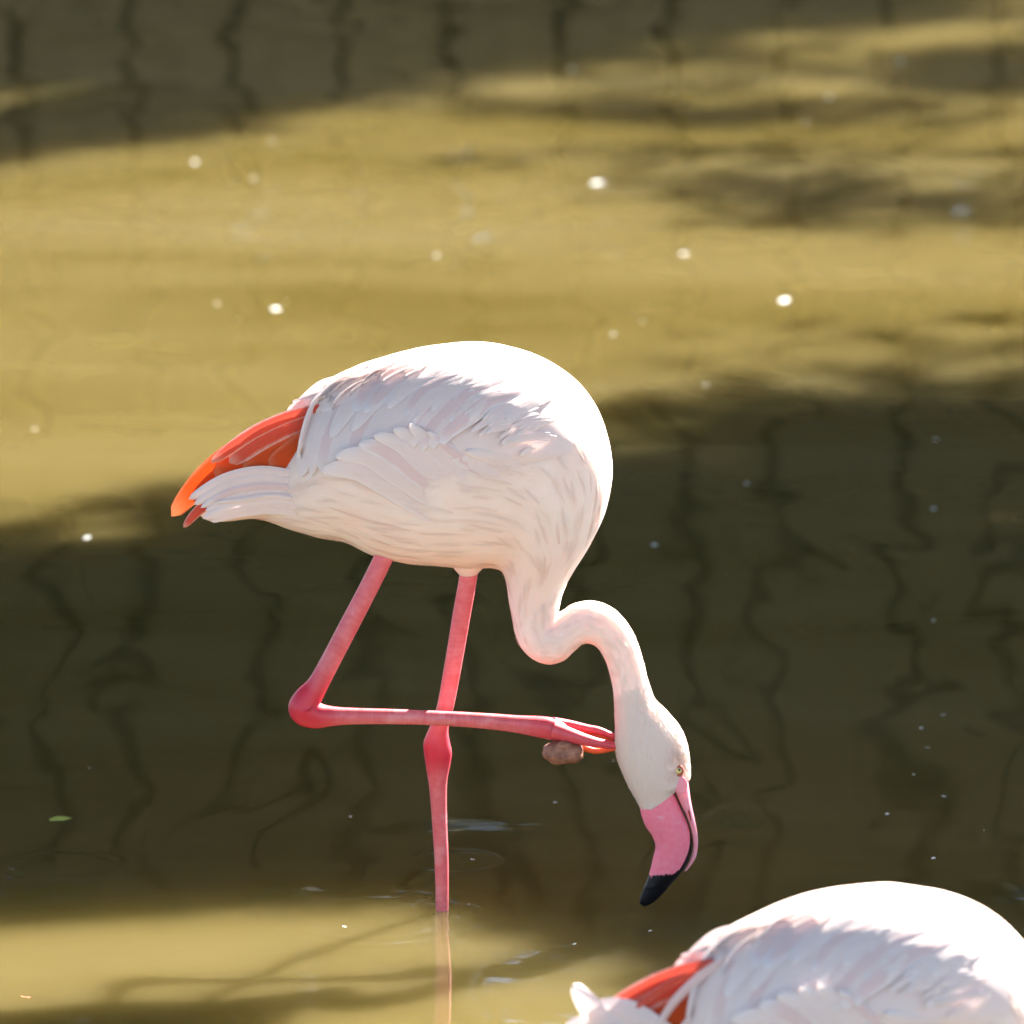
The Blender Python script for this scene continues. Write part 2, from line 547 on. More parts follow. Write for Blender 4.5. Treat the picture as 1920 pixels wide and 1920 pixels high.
def build_stone_wall():
    m, nt, b = mat('tan_stone', (0.42, 0.30, 0.15), 0.85, 0.25)
    g = NT(nt)
    P = g.coord()
    oi = g.n('ShaderNodeObjectInfo').outputs['Random']
    f = g.noise(P, 6, 5, 0.65)
    c = g.ramp(f, [(0.3, (0.27, 0.165, 0.06)), (0.7, (0.44, 0.28, 0.115))])
    c = g.mix(g.math('MULTIPLY', oi, 0.5), c, (0.22, 0.15, 0.07))
    g.l(c, b.inputs['Base Color'])
    g.bump(f, 0.6, 0.03, b)
    y0, n, pitch = 18.35, 27, 0.47
    root = empty('stone_wall', (0, y0, -0.1))
    tag(root, 'tan stone block wall at the water edge below the plank fence', 'wall')
    r = random.Random(44)
    protos = []
    for k in range(4):
        bm = bmesh.new()
        bmesh.ops.create_cube(bm, size=1)
        for v in bm.verts: v.co = (v.co.x * 0.435 + r.uniform(-0.008, 0.008), v.co.y * 0.40 + r.uniform(-0.012, 0.012), v.co.z * 0.435 + r.uniform(-0.006, 0.006))
        bmesh.ops.bevel(bm, geom=bm.edges[:], offset=0.022, segments=1, affect='EDGES')
        me = bpy.data.meshes.new('stone_block'); bm.to_mesh(me); bm.free()
        me.materials.append(m)
        protos.append(me)
    for row in range(4):
        for i in range(n):
            o = bpy.data.objects.new('stone_block', protos[r.randrange(4)])
            COL.objects.link(o)
            o.parent = root
            o.location = ((i - n / 2 + 0.5) * pitch + (0.03 if row % 2 else -0.03), r.uniform(-0.015, 0.015), 0.22 + 0.455 * row)
    bm = bmesh.new()
    bmesh.ops.create_cube(bm, size=1)
    for v in bm.verts: v.co = (v.co.x * n * pitch, v.co.y * 0.2, v.co.z * 1.8)
    me = bpy.data.meshes.new('mortar'); bm.to_mesh(me); bm.free()
    me.materials.append(M_bark)
    o = bpy.data.objects.new('mortar', me); COL.objects.link(o)
    o.parent = root; o.location = (0, 0.06, 0.88)

build_stone_wall()

# ------------------------------------------------------------------ trees
def limb(path, r0, r1, n=9):
    pts = resample([tuple(p) for p in path], 5)
    pts = [Vector(p) for p in pts]
    rings = []
    for i, p in enumerate(pts):
        d = (pts[min(i + 1, len(pts) - 1)] - pts[max(i - 1, 0)]).normalized()
        a = d.cross(Vector((0.3, 1, 0.2))).normalized()
        b = d.cross(a)
        t = i / (len(pts) - 1)
        r = r0 + (r1 - r0) * t
        rings.append([p + (a * math.cos(2 * math.pi * k / n) + b * math.sin(2 * math.pi * k / n)) * r * (1 + 0.12 * noise.noise(p * 2 + Vector((k, 0, 0)))) for k in range(n)])
    return tube(rings)

def join(parts):
    V, F = [], []
    for v, f in parts:
        o = len(V)
        V += list(v)
        F += [tuple(i + o for i in q) for q in f]
    return V, F

def leaves(clumps, size, r):
    V, F = [], []
    for (c, rad, n) in clumps:
        for _ in range(n):
            while True:
                q = Vector((r.uniform(-1, 1), r.uniform(-1, 1), r.uniform(-1, 1)))
                if q.length < 1: break
            p = Vector(c) + Vector((q.x * rad[0], q.y * rad[1], q.z * rad[2]))
            a = Vector((r.gauss(0, 1), r.gauss(0, 1), r.gauss(0, 0.6))).normalized()
            b = a.cross(Vector((r.gauss(0, 1), r.gauss(0, 1), r.gauss(0, 1)))).normalized()
            s = size * r.uniform(0.6, 1.3)
            nrm = a.cross(b) * s * 0.12
            i = len(V)
            V += [p - a * s, p + b * s * 0.42 + nrm, p + a * s, p - b * s * 0.42 + nrm]
            F += [(i, i + 1, i + 2), (i, i + 2, i + 3)]
    return V, F

def build_shade_tree():
    r = random.Random(3)
    root = empty('leaning_tree', (10.2, 7.2, 0.2))
    tag(root, 'leafy tree leaning over the pond and shading its middle', 'tree')
    parts = [limb([(10.2, 7.2, 0.0), (9.9, 7.2, 1.8), (9.0, 7.1, 3.6), (7.6, 6.9, 5.0), (5.0, 6.5, 5.9), (2.6, 6.0, 6.3)], 0.30, 0.05)]
    k = Vector((SUN.x / SUN.z, SUN.y / SUN.z, 1))
    clumps = []
    # leafy boughs; each shades the water spot named by its first two numbers
    spots = [(-3.0, 1.62, 1.0, 1.42, 6.0, 1200), (-2.0, 1.66, 1.0, 1.5, 6.1, 2000), (-1.1, 1.68, 0.9, 1.58, 6.0, 2800), (-0.3, 1.85, 0.9, 1.75, 6.2, 3200),
             (0.8, 0.05, 0.42, 0.5, 6.1, 420), (-1.2, 3.2, 0.9, 0.4, 6.3, 130), (-0.3, 3.6, 0.9, 0.5, 6.3, 220), (0.5, 4.2, 0.9, 0.8, 6.2, 400), (1.3, 4.6, 0.9, 0.8, 6.3, 260), (1.0, 5.4, 0.9, 0.7, 6.4, 100), (2.3, 4.9, 0.9, 0.8, 6.3, 260),
             (0.5, 1.8, 0.9, 2.1, 6.0, 3600), (1.3, 1.75, 0.9, 2.45, 6.2, 3800), (2.2, 2.0, 1.1, 2.6, 6.0, 3800), (3.4, 2.2, 1.3, 2.8, 5.8, 2600)]
    for (wx, wy, rx, ry, h, n) in spots:
        c = Vector((wx, wy, 0)) + k * h
        clumps.append((c, (rx, ry, 0.55), n))
        base = Vector((min(c.x + 1.0, 8.0), 6.8, min(6.1, 5.0 + 0.16 * (8 - c.x))))
        parts.append(limb([base, base.lerp(c, 0.5) + Vector((0, 0, 0.25)), c], 0.07, 0.02, 7))
        for q in range(4):
            e = c + Vector((r.uniform(-0.8, 0.8) * rx, r.uniform(-0.85, 0.85) * ry, r.uniform(-0.2, 0.3)))
            parts.append(limb([c, c.lerp(e, 0.5) + Vector((0, 0, 0.1)), e], 0.022, 0.008, 5))
    v, f = join(parts)
    mesh_obj('trunk', v, f, M_bark, root)
    v, f = leaves(clumps, 0.15, r)
    o = mesh_obj('crown', v, f, M_leaf, root, smooth=False)

def build_bank_tree(x, y, h, rad, seed, label, spots):
    r = random.Random(seed)
    root = empty('bank_tree', (x, y, 0.2))
    tag(root, label, 'tree', 'trees behind the fence')
    parts = [limb([(x, y, 0), (x + 0.1, y, h * 0.35), (x - 0.1, y - 0.1, h * 0.7), (x, y, h)], 0.24, 0.06)]
    clumps = []
    for q in range(16):
        a = r.uniform(0, 6.283); u = r.uniform(-0.6, 1)
        e = Vector((x + math.cos(a) * rad * r.uniform(0.4, 0.9), y + math.sin(a) * rad * r.uniform(0.4, 0.9), h + u * rad * 0.8))
        b = Vector((x, y, h * r.uniform(0.55, 0.9)))
        parts.append(limb([b, b.lerp(e, 0.5) + Vector((0, 0, 0.2)), e], 0.06, 0.015, 6))
        clumps.append((e, (rad * 0.42, rad * 0.42, rad * 0.3), 330))
    k = Vector((SUN.x / SUN.z, SUN.y / SUN.z, 1))
    for (wx, wy, rx, ry, hh, n) in spots:               # boughs reaching over the fence
        e = Vector((wx, wy, 0)) + k * hh
        b = Vector((x, y, h * 0.6))
        parts.append(limb([b, b.lerp(e, 0.5) + Vector((0, 0, 0.3)), e], 0.06, 0.02, 6))
        clumps.append((e, (rx, ry, 0.3), n))
    v, f = join(parts)
    mesh_obj('trunk', v, f, M_bark, root)
    v, f = leaves(clumps, 0.12, r)
    mesh_obj('crown', v, f, M_leaf, root, smooth=False)

build_shade_tree()
def wspot(px, py, rx, ry, h, n):
    w = on_water(px, py)
    return (w.x, w.y, rx, ry, h, n)
build_bank_tree(4.4, 21.0, 6.0, 2.2, 11, 'tree with a round dark crown behind the plank fence',
                [wspot(60, 235, 0.8, 0.40, 6.2, 420), wspot(120, 45, 0.9, 0.45, 6.4, 400), wspot(480, 60, 0.8, 0.4, 6.5, 330), wspot(690, 90, 0.5, 0.5, 6.3, 220), wspot(460, 130, 0.7, 0.18, 6.0, 130)])
build_bank_tree(7.6, 21.2, 6.4, 2.4, 12, 'tall tree with a loose crown behind the plank fence',
                [wspot(1880, 130, 0.38, 0.55, 6.4, 340), wspot(1560, 350, 0.8, 0.16, 6.0, 100), wspot(1780, 400, 0.8, 0.2, 6.2, 110), wspot(1500, 215, 0.7, 0.16, 6.3, 90), wspot(1050, 30, 0.9, 0.5, 6.5, 230), wspot(1350, 120, 0.8, 0.3, 6.4, 90), wspot(1600, 20, 0.9, 0.4, 6.6, 190), wspot(1150, 190, 0.7, 0.2, 6.2, 60), wspot(1400, 290, 0.9, 0.2, 6.2, 60)])
build_bank_tree(-2.6, 21.6, 5.8, 2.3, 13, 'broad tree with a low crown behind the plank fence', [])

def build_sky_block_tree():  # unseen canopy added to cut overhead sky light on the shaded water
    r = random.Random(8)
    root = empty('sky_block_tree', (-15.2, 6.5, 0.2))
    tag(root, 'wide tree added out of view, its crown blocking overhead sky light on the pond', 'tree')
    parts = [limb([(-15.2, 6.5, 0), (-14.8, 6.4, 2.5), (-13.2, 6.0, 5.0), (-10.0, 5.5, 6.6), (-5.0, 5.0, 7.2), (1.2, 4.6, 7.4)], 0.42, 0.06)]
    clumps = []
    for i in range(6):
        for j in range(8):
            e = Vector((-9.0 + 2.1 * i + r.uniform(-0.3, 0.2), -8.0 + 2.8 * j + r.uniform(-0.4, 0.4), 7.2 + r.uniform(-0.3, 0.8)))
            b = Vector((e.x - 1.8, 5.2, 6.9))
            parts.append(limb([b, b.lerp(e, 0.5) + Vector((0, 0, 0.25)), e], 0.09, 0.02, 6))
            clumps.append((e, (1.5, 1.7, 0.5), 720))
    v, f = join(parts)
    mesh_obj('trunk', v, f, M_bark, root)
    v, f = leaves(clumps, 0.24, r)
    mesh_obj('crown', v, f, M_leaf, root, smooth=False)

build_sky_block_tree()

def build_side_sky_block_tree():  # second canopy out of view, added to block sky above the near side
    r = random.Random(18)
    root = empty('side_sky_block_tree', (10.6, -2.5, 0.25))
    tag(root, 'thick-limbed tree added out of view on the side bank to block sky light', 'tree')
    parts = [limb([(10.6, -2.5, 0), (10.4, -2.5, 2.5), (9.6, -2.5, 5.0), (7.4, -2.4, 6.6), (4.6, -2.4, 7.2)], 0.36, 0.06)]
    clumps = []
    for i in range(3):
        for j in range(4):
            e = Vector((4.5 + 1.9 * i, -7.0 + 2.5 * j, 7.3 + r.uniform(-0.2, 0.6)))
            b = Vector((min(e.x + 1.2, 8.6), -2.4, 6.6))
            parts.append(limb([b, b.lerp(e, 0.5) + Vector((0, 0, 0.25)), e], 0.09, 0.02, 6))
            clumps.append((e, (1.3, 1.5, 0.5), 650))
    v, f = join(parts)
    mesh_obj('trunk', v, f, M_bark, root)
    v, f = leaves(clumps, 0.24, r)
    mesh_obj('crown', v, f, M_leaf, root, smooth=False)

build_side_sky_block_tree()

def build_sky_block_row():  # unseen row added so the water does not mirror sky above the fence
    r = random.Random(31)
    pts, V, F = [], [], []
    clumps = [((0, 0, 0.9 + 0.62 * k), (0.8 * (1 - (k / 10) ** 2.6) + 0.12,) * 2 + (0.5,), 300) for k in range(10)]
    lv, lf = leaves(clumps, 0.15, r)
    tv, tf = limb([(0, 0, -0.2), (0.02, 0, 2), (0, 0.02, 5.9)], 0.12, 0.02)
    protos = None
    for i in range(12):
        root = empty('sky_block_cypress', (-6.4 + 1.12 * i + r.uniform(-0.08, 0.08), 19.5 + r.uniform(-0.15, 0.15), 0.25))
        tag(root, 'narrow dark conifer in the row added behind the plank fence to block the sky', 'tree', 'conifer row added to block the sky')
        root.rotation_euler.z = r.uniform(0, 6.28)
        root.scale = (1, 1, r.uniform(1.3, 1.65))
        if protos is None:
            a = mesh_obj('trunk', tv, tf, M_bark); b = mesh_obj('crown', lv, lf, M_leaf, smooth=False)
            protos = (a, b)
        else:
            a, b = (o.copy() for o in protos)
            COL.objects.link(a); COL.objects.link(b)
        a.parent = root; b.parent = root

build_sky_block_row()

# ------------------------------------------------------------------ flamingos
# body outline measured as pairs (dorsal x, y, ventral x, y, half width, sideways shift)
BODY = [
    (368, 938, 372, 964, 8, 0), (392, 915, 392, 976, 22, 0), (440, 893, 430, 977, 40, 0), (500, 868, 485, 972, 62, 0), (556, 800, 545, 990, 95, 0),
    (606, 724, 592, 1003, 128, 0), (670, 689, 645, 1013, 152, 0), (740, 664, 702, 1040, 170, 0), (820, 648, 765, 1056, 182, 0), (900, 644, 832, 1059, 188, 0),
    (975, 656, 885, 1062, 186, 0), (1040, 684, 922, 1061, 178, 0), (1090, 725, 940, 1068, 167, 0), (1124, 773, 947, 1082, 153, -2), (1143, 828, 951, 1100, 136, -5),
    (1149, 888, 953, 1118, 116, -8), (1136, 958, 955, 1135, 96, -12), (1106, 1020, 958, 1152, 77, -16), (1077, 1066, 962, 1172, 62, -20), (1057, 1106, 968, 1195, 52, -24),
    (1049, 1138, 981, 1219, 46, -28), (1047, 1147, 1002, 1237, 44, -32), (1051, 1148, 1030, 1245, 43, -36), (1059, 1143, 1056, 1238, 42, -38), (1071, 1135, 1076, 1221, 41, -40),
    (1090, 1129, 1090, 1208, 40, -42), (1116, 1128, 1104, 1206, 39, -44), (1146, 1139, 1119, 1213, 38, -46), (1170, 1161, 1131, 1230, 37, -48), (1190, 1192, 1140, 1252, 36, -50),
    (1205, 1236, 1147, 1280, 35, -52), (1215, 1276, 1151, 1306, 35, -54), (1227, 1310, 1153, 1334, 37, -56), (1252, 1336, 1154, 1365, 43, -58), (1275, 1364, 1153, 1395, 48, -60),
    (1288, 1395, 1158, 1425, 50, -60), (1293, 1430, 1170, 1455, 47, -60), (1294, 1456, 1183, 1482, 42, -60), (1289, 1465, 1195, 1502, 36, -60), (1278, 1471, 1204, 1524, 30, -60)]

class Bird:
    def __init__(s, mx, my, scale, depth, root):
        s.mx, s.my, s.k, s.y, s.root = mx, my, scale, depth, root
        s.u = M_PX * scale * (D + depth) / D
    def px(s, x, y):                                    # chart position -> measured picture position
        return s.mx(x, y), s.my(x, y)
    def p(s, x, y, off=0.0):                            # off in chart units, away from the viewer
        X, Y = s.px(x, y)
        return at(X, Y, s.y + off * s.u)

def build_body(B):
    secs = resample(BODY, 6)
    n = 48
    rings, along, eye, around = [], [], [], []
    L = len(secs)
    e3 = B.p(1273, 1440, -95)
    for i, (dx, dy, vx, vy, w, yc) in enumerate(secs):
        d, v = B.p(dx, dy, yc), B.p(vx, vy, yc)
        c, a = (d + v) / 2, (d - v) / 2
        b = Vector((0, w * B.u, 0))
        ring = []
        for j in range(n):
            t = 2 * math.pi * j / n
            q = c + a * math.cos(t) - b * math.sin(t)
            if i < 110:
                nn = noise.noise(q * 7) * 0.004 + noise.noise(q * 18) * 0.0016
                q += (q - c).normalized() * nn * min(1, w / 60)
            ring.append(q)
            along.append(i / (L - 1))
            around.append(abs(2 * j / n - 1) + 3 * (j > n // 2))
            dd = ((q - e3) * (1 / B.u))
            dd = math.sqrt(dd.x ** 2 * 1.6 + dd.z ** 2 * 0.45 + max(0, abs(q.y - B.y + 60 * B.u) / B.u * -1 + 10) ** 2)
            eye.append(max(0.0, min(1.0, 1.25 - dd / 26)))
        rings.append(ring)
    verts, faces = tube(rings)
    o = mesh_obj('body', verts, faces, M_body, B.root, attrs={'along': along + [0, 1], 'around': around + [0, 0], 'eyepatch': eye + [0, 0.2]})
    B.bvh = BVHTree.FromPolygons(verts, faces)
    B.rings, B.L, B.n = rings, L, n
    B.eye_val = eye
    return o

def surf(B, x, y, default=None, far=False, tree=None):
    """offset (chart units) of the bird's surface behind chart position x, y"""
    q = B.p(x, y, 0)
    sgn = -1 if far else 1
    o = B.p(x, y, -500 * sgn)
    hit = (tree or B.bvh).ray_cast(o, (q - o).normalized())
    if hit[0] is None: return default
    return (hit[0].y - B.y) / B.u

def blade(B, path, width, lift, m, name, parent, far=False, cup=4.0, lift_tip=None, tree=None, taper=0.55, base_w=0.55, flat=None, asym=0.0, camber=0.0, point=2.3, lin=False):
    """one feather laid along a chart path; follows the surface below it"""
    per = max(3, 18 // (len(path) - 1))
    pts = resample([tuple(map(float, p)) for p in path], per)
    N = len(pts)
    sgn = -1 if far else 1
    V, A, U = [], [], []
    W = 6
    last = None
    if lin:
        cs = [surf(B, x, y, 0, far, tree) for x, y in pts]
        front = (min if not far else max)(cs)
        ends = (cs[0], front)
    lt = lift if lift_tip is None else lift_tip
    for i, (x, y) in enumerate(pts):
        t = i / (N - 1)
        x0, y0 = pts[max(i - 1, 0)]; x1, y1 = pts[min(i + 1, N - 1)]
        tx, ty = x1 - x0, y1 - y0
        ln = math.hypot(tx, ty) or 1
        nx, ny = -ty / ln, tx / ln
        # outline: swells from the quill and rounds off at the tip
        e = (base_w + (1 - base_w) * math.sin(min(t / taper, 1) * math.pi / 2)) if t < taper else math.sqrt(max(0.0, 1 - ((t - taper) / (1 - taper)) ** point))
        hw = width * 0.5 * max(e, 0.03)
        c = flat if flat is not None else surf(B, x, y, None, far, tree)
        if c is None: c = last if last is not None else 0.0
        last = c
        lf = lift + (lt - lift) * t
        for j in range(W + 1):
            u = -1 + 2 * j / W
            k = u + asym * (1 - u * u)
            xx, yy = x + nx * hw * k, y + ny * hw * k
            so = flat if flat is not None else surf(B, xx, yy, None, far, tree)
            if so is None or abs(so - c) > 22: so = c
            if lin:
                q = ends[0] + (ends[1] - ends[0]) * t ** 0.8
                so = min(q, so) if not far else max(q, so)
            off = so - sgn * (lf - cup * u * u + camber * (1 - u * u))
            V.append(B.p(xx, yy, off))
            A.append(t); U.append(abs(u))
    F = []
    for i in range(N - 1):
        for j in range(W):
            q = i * (W + 1) + j
            F.append((q, q + 1, q + W + 2, q + W + 1))
    o = mesh_obj(name, V, F, m, parent, attrs={'along': A, 'across': U})
    if flat is None:
        NR = []
        side = Vector((0, -sgn, 0.35))
        for v in o.data.vertices:
            bn = B.bvh.find_nearest(V[v.index])[1].copy()
            vn = v.normal.copy()
            if vn.dot(side) < 0: vn = -vn
            if bn.dot(vn) < 0: bn = -bn
            k = 0.6 * max(0.0, min(1.0, (bn.dot(vn) - 0.5) / 0.3))
            NR.append(tuple((bn * k + vn * (1 - k)).normalized()))
        pm = o.data.polygons[len(F) // 2]
        if pm.normal.dot(side) < 0: o.data.flip_normals()
        o.data.normals_split_custom_set_from_vertices(NR)
    return o

def wing_shell(B, far=False):
    """folded wing: a thick rounded cover over the flank"""
    top = [(560, 775), (620, 715), (700, 690), (800, 672), (900, 672), (990, 690), (1060, 740), (1095, 800)]
    bot = [(575, 868), (630, 882), (700, 862), (775, 850), (860, 868), (935, 872), (1010, 868), (1075, 850)]
    T, Bo = resample(top, 6), resample(bot, 6)
    H = 16
    sgn = -1 if far else 1
    V, A, U = [], [], []
    NI = len(T)
    for i in range(NI):
        s = i / (NI - 1)
        for j in range(H + 1):
            v = j / H
            x = T[i][0] + (Bo[i][0] - T[i][0]) * v
            y = T[i][1] + (Bo[i][1] - T[i][1]) * v
            o = surf(B, x, y, 0, far)
            h = 17 * min(1, v * 1.6) ** 0.8 * math.sin(min(1, (1 - s) * 1.5) * math.pi / 2) * (0.5 + 0.5 * math.sin(min(1, s * 4 + 0.25) * math.pi / 2))
            if j >= H - 1: h *= (0.72 if j == H - 1 else -0.15)
            V.append(B.p(x, y, o - sgn * (h - 1)))
            A.append(0.3); U.append(0.2)
    F = []
    for i in range(NI - 1):
        for j in range(H):
            q = i * (H + 1) + j
            F.append((q, q + 1, q + H + 2, q + H + 1))
    o = mesh_obj('wing', V, F, M_white, B.root, attrs={'along': A, 'across': U})
    tri = BVHTree.FromPolygons(V, F)
    return o, tri, V, F

class Union:
    """nearest hit over body and wing"""
    def __init__(s, trees): s.t = trees
    def ray_cast(s, o, d):
        best = (None, None, None, None)
        for t in s.t:
            h = t.ray_cast(o, d)
            if h[0] is not None and (best[3] is None or h[3] < best[3]): best = h
        return best

def contour_feathers(B, seed, wings, density=1.0, s_range=(0.0, 1.0)):
    """small body feathers lying tail-wards over the skin"""
    r = random.Random(seed)
    V, F, tint, head, eyep = [], [], [], [], []
    NRM = []
    E1 = B.p(1272, 1445, surf(B, 1272, 1445, -90))
    E2 = B.p(1276, 1472, surf(B, 1276, 1472, -90))
    rings, n, L = B.rings, B.n, B.L
    for i in range(2, L - 1):
        s = i / (L - 1)
        if not s_range[0] <= s <= s_range[1]: continue
        ring = rings[i]
        for j in range(n):
            p0 = ring[j]
            p1 = ring[(j + 1) % n]
            q0 = rings[i - 1][j]
            du, dv = (p1 - p0), (q0 - p0)
            area = du.cross(dv).length / (B.u ** 2)
            if s < 0.46: ln, wd, k = 48, 5, 0.2
            elif s < 0.55: ln, wd, k = 30, 4, 0.2
            elif s < 0.80: ln, wd, k = 14, 2.2, 0.3
            else: ln, wd, k = 12, 2.4, 1.7
            ex = area / (ln * wd) * k * density
            cnt = int(ex) + (1 if r.random() < ex - int(ex) else 0)
            if cnt == 0: continue
            if (p0 - E1).length < 13 * B.u or (p0 - E2).length < 13 * B.u: continue
            nr = du.cross(dv)
            if nr.length < 1e-12: continue
            nr.normalize()
            c = sum(ring, Vector()) / n
            if nr.dot(p0 - c) < 0: nr = -nr
            for _ in range(cnt):
                p = p0 + du * r.random() + dv * r.random()
                f = dv.normalized()
                f = (f + Vector((r.gauss(0, 0.10), r.gauss(0, 0.10), r.gauss(0, 0.10)))).normalized()
                f = (f - nr * f.dot(nr)).normalized()
                w = f.cross(nr)
                l = ln * r.uniform(0.7, 1.25) * B.u
                wv = wd * r.uniform(0.7, 1.2) * B.u * 0.5
                lift = r.uniform(0.002, 0.014) if s < 0.5 else (r.uniform(0.01, 0.10) if s < 0.8 else r.uniform(0.02, 0.15))
                # keep the tip on the curved skin
                tip = p + f * l
                hit = B.bvh.find_nearest(tip)
                tn = hit[0] + (hit[1] if hit[1].dot(hit[0] - c) > 0 else -hit[1]) * l * lift if hit[0] is not None else tip
                mid = p.lerp(tn, 0.5)
                hm = B.bvh.find_nearest(mid)
                if hm[0] is not None:
                    nn = hm[1] if hm[1].dot(hm[0] - c) > 0 else -hm[1]
                    mid = hm[0] + nn * (l * lift * 0.55 + 0.0004)
                p = p + nr * 0.0007
                b0 = len(V)
                tw = (nr + w * r.gauss(0, 0.10) + f * r.gauss(0, 0.08)).normalized()
                nmid = (nn if hm[0] is not None else nr)
                tw2 = (nmid + w * r.gauss(0, 0.10)).normalized()
                NRM.extend([tuple(tw)] * 2 + [tuple(tw2)] * 5)
                V += [p - w * wv * 0.5, p + w * wv * 0.5, mid - w * wv, mid + w * wv, tn.lerp(mid, 0.3) - w * wv * 0.62, tn.lerp(mid, 0.3) + w * wv * 0.62, tn]
                F += [(b0, b0 + 1, b0 + 3, b0 + 2), (b0 + 2, b0 + 3, b0 + 5, b0 + 4), (b0 + 4, b0 + 5, b0 + 6)]
                t = r.random() ** 3
                tint += [t] * 7
                head += [max(0.0, min(1.0, (s - 0.55) * 4))] * 7
                eyep += [B.eye_val[i * n + j]] * 7
    o = mesh_obj('contour_feathers', V, F, M_contour, B.root, attrs={'tint': tint, 'headward': head, 'eyepatch': eyep})
    o.data.normals_split_custom_set_from_vertices(NRM)
    tag(o, kind='stuff')
    return o

def outline_loft(B, left, right, wid, yc, m, name, parent, per=5, n=20, power=1.0, extra=None, cap=True):
    """solid between two measured edges; wid half thickness, yc sideways centre"""
    keys = []
    for (l, r_, w, c) in zip(left, right, wid, yc): keys.append((*l, *r_, w, c))
    secs = resample(keys, per)
    rings, A, S = [], [], []
    for i, (lx, ly, rx, ry, w, c) in enumerate(secs):
        a, b = B.p(lx, ly, c), B.p(rx, ry, c)
        mid, half = (a + b) / 2, (b - a) / 2
        ring = []
        for j in range(n):
            t = 2 * math.pi * j / n
            ct, st = math.cos(t), math.sin(t)
            st = math.copysign(abs(st) ** power, st)
            ring.append(mid + half * ct + Vector((0, -w * B.u * st, 0)))
            A.append(i / (len(secs) - 1)); S.append(0.5 + 0.5 * ct)
        rings.append(ring)
    v, f = tube(rings, cap)
    extra_a = {k: [fn(a) for a in A] + [fn(0), fn(1)] for k, fn in (extra or {}).items()}
    return mesh_obj(name, v, f, m, parent, attrs={'along': A + [0, 1], 'side': S + [0.5, 0.5], **extra_a})

def ball(B, x, y, off, rad, m, name, parent, squash=(1, 1, 1), bump=0.0, seed=0):
    bm = bmesh.new()
    bmesh.ops.create_uvsphere(bm, u_segments=24, v_segments=16, radius=1)
    V = [v.co.copy() for v in bm.verts]
    F = [tuple(v.index for v in f.verts) for f in bm.faces]
    bm.free()
    c = B.p(x, y, off)
    out = []
    for v in V:
        q = Vector((v.x * squash[0], v.y * squash[1], v.z * squash[2])) * rad * B.u
        if bump: q *= 1 + bump * noise.noise(v * 1.7 + Vector((seed, 0, 0))) + bump * 0.5 * noise.noise(v * 4 + Vector((0, seed, 0)))
        out.append(c + q)
    return mesh_obj(name, out, F, m, parent)

def spine_tube(B, pts, m, name, parent, n=16, per=6, joint=None, squash=1.0):
    """pts: (x, y, offset, radius) along a limb; round limb"""
    secs = resample([tuple(map(float, p)) for p in pts], per)
    P = [B.p(x, y, o) for x, y, o, r_ in secs]
    rings, A, J = [], [], []
    for i, p in enumerate(P):
        d = (P[min(i + 1, len(P) - 1)] - P[max(i - 1, 0)]).normalized()
        a = d.cross(Vector((0, 1, 0))).normalized()
        b = a.cross(d).normalized()
        rr = secs[i][3] * B.u
        rings.append([p + a * rr * math.cos(2 * math.pi * k / n) + b * rr * squash * math.sin(2 * math.pi * k / n) for k in range(n)])
        t = i / (len(P) - 1)
        A += [t] * n
        J += [joint(secs[i][0], secs[i][1]) if joint else 0] * n
    v, f = tube(rings)
    return mesh_obj(name, v, f, m, parent, attrs={'along': A + [0, 1], 'joint': J + [J[0], J[-1]]})

def soft(d, r0, r1): return max(0.0, min(1.0, (r1 - d) / (r1 - r0)))

def standing_leg(B, dx=0, off=22, deep=155, toes=True):
    L = [(868, 1020), (862, 1075), (849, 1150), (836, 1230), (820, 1320), (806, 1362), (796, 1385), (794, 1402), (799, 1440), (805, 1480), (810, 1540), (815, 1620), (817, 1712), (815, 1712 + deep)]
    R = [(900, 1020), (896, 1075), (883, 1150), (869, 1230), (852, 1320), (841, 1362), (842, 1385), (847, 1408), (844, 1432), (837, 1465), (837, 1500), (840, 1560), (841, 1640), (841, 1712), ]
    R = R[:7] + [(847, 1410), (844, 1434), (838, 1470), (838, 1540), (841, 1620), (841, 1712), (842, 1712 + deep)]
    W = [16, 16, 15.5, 15, 14.5, 17, 20, 21, 18, 14, 12, 11.5, 11.5, 12]
    L = [(x + dx, y) for x, y in L]; R = [(x + dx, y) for x, y in R]
    secs = resample([(*l, *r_, w) for l, r_, w in zip(L, R, W)], 6)
    rings, A, J = [], [], []
    n = 18
    for i, (lx, ly, rx, ry, w) in enumerate(secs):
        a, b = B.p(lx, ly, off), B.p(rx, ry, off)
        mid, half = (a + b) / 2, (b - a) / 2
        rings.append([mid + half * math.cos(2 * math.pi * j / n) + Vector((0, -w * B.u * math.sin(2 * math.pi * j / n), 0)) for j in range(n)])
        A += [i / (len(secs) - 1)] * n
        J += [soft(abs((ly + ry) / 2 - 1405), 15, 70)] * n
    v, f = tube(rings)
    leg = mesh_obj('leg', v, f, M_leg, B.root, attrs={'along': A + [0, 1], 'joint': J + [0, 0]})
    yb = 1712 + deep
    for (tx, to) in ((95, -45), (105, 5), (80, 60), (-30, 10)):
        spine_tube(B, [(829 + dx, yb - 8, off, 11), (829 + dx + tx * 0.5, yb, off + to * 0.5, 8), (829 + dx + tx, yb + 6, off + to, 4)], M_leg, 'toe', leg, 10, 4)
    return leg

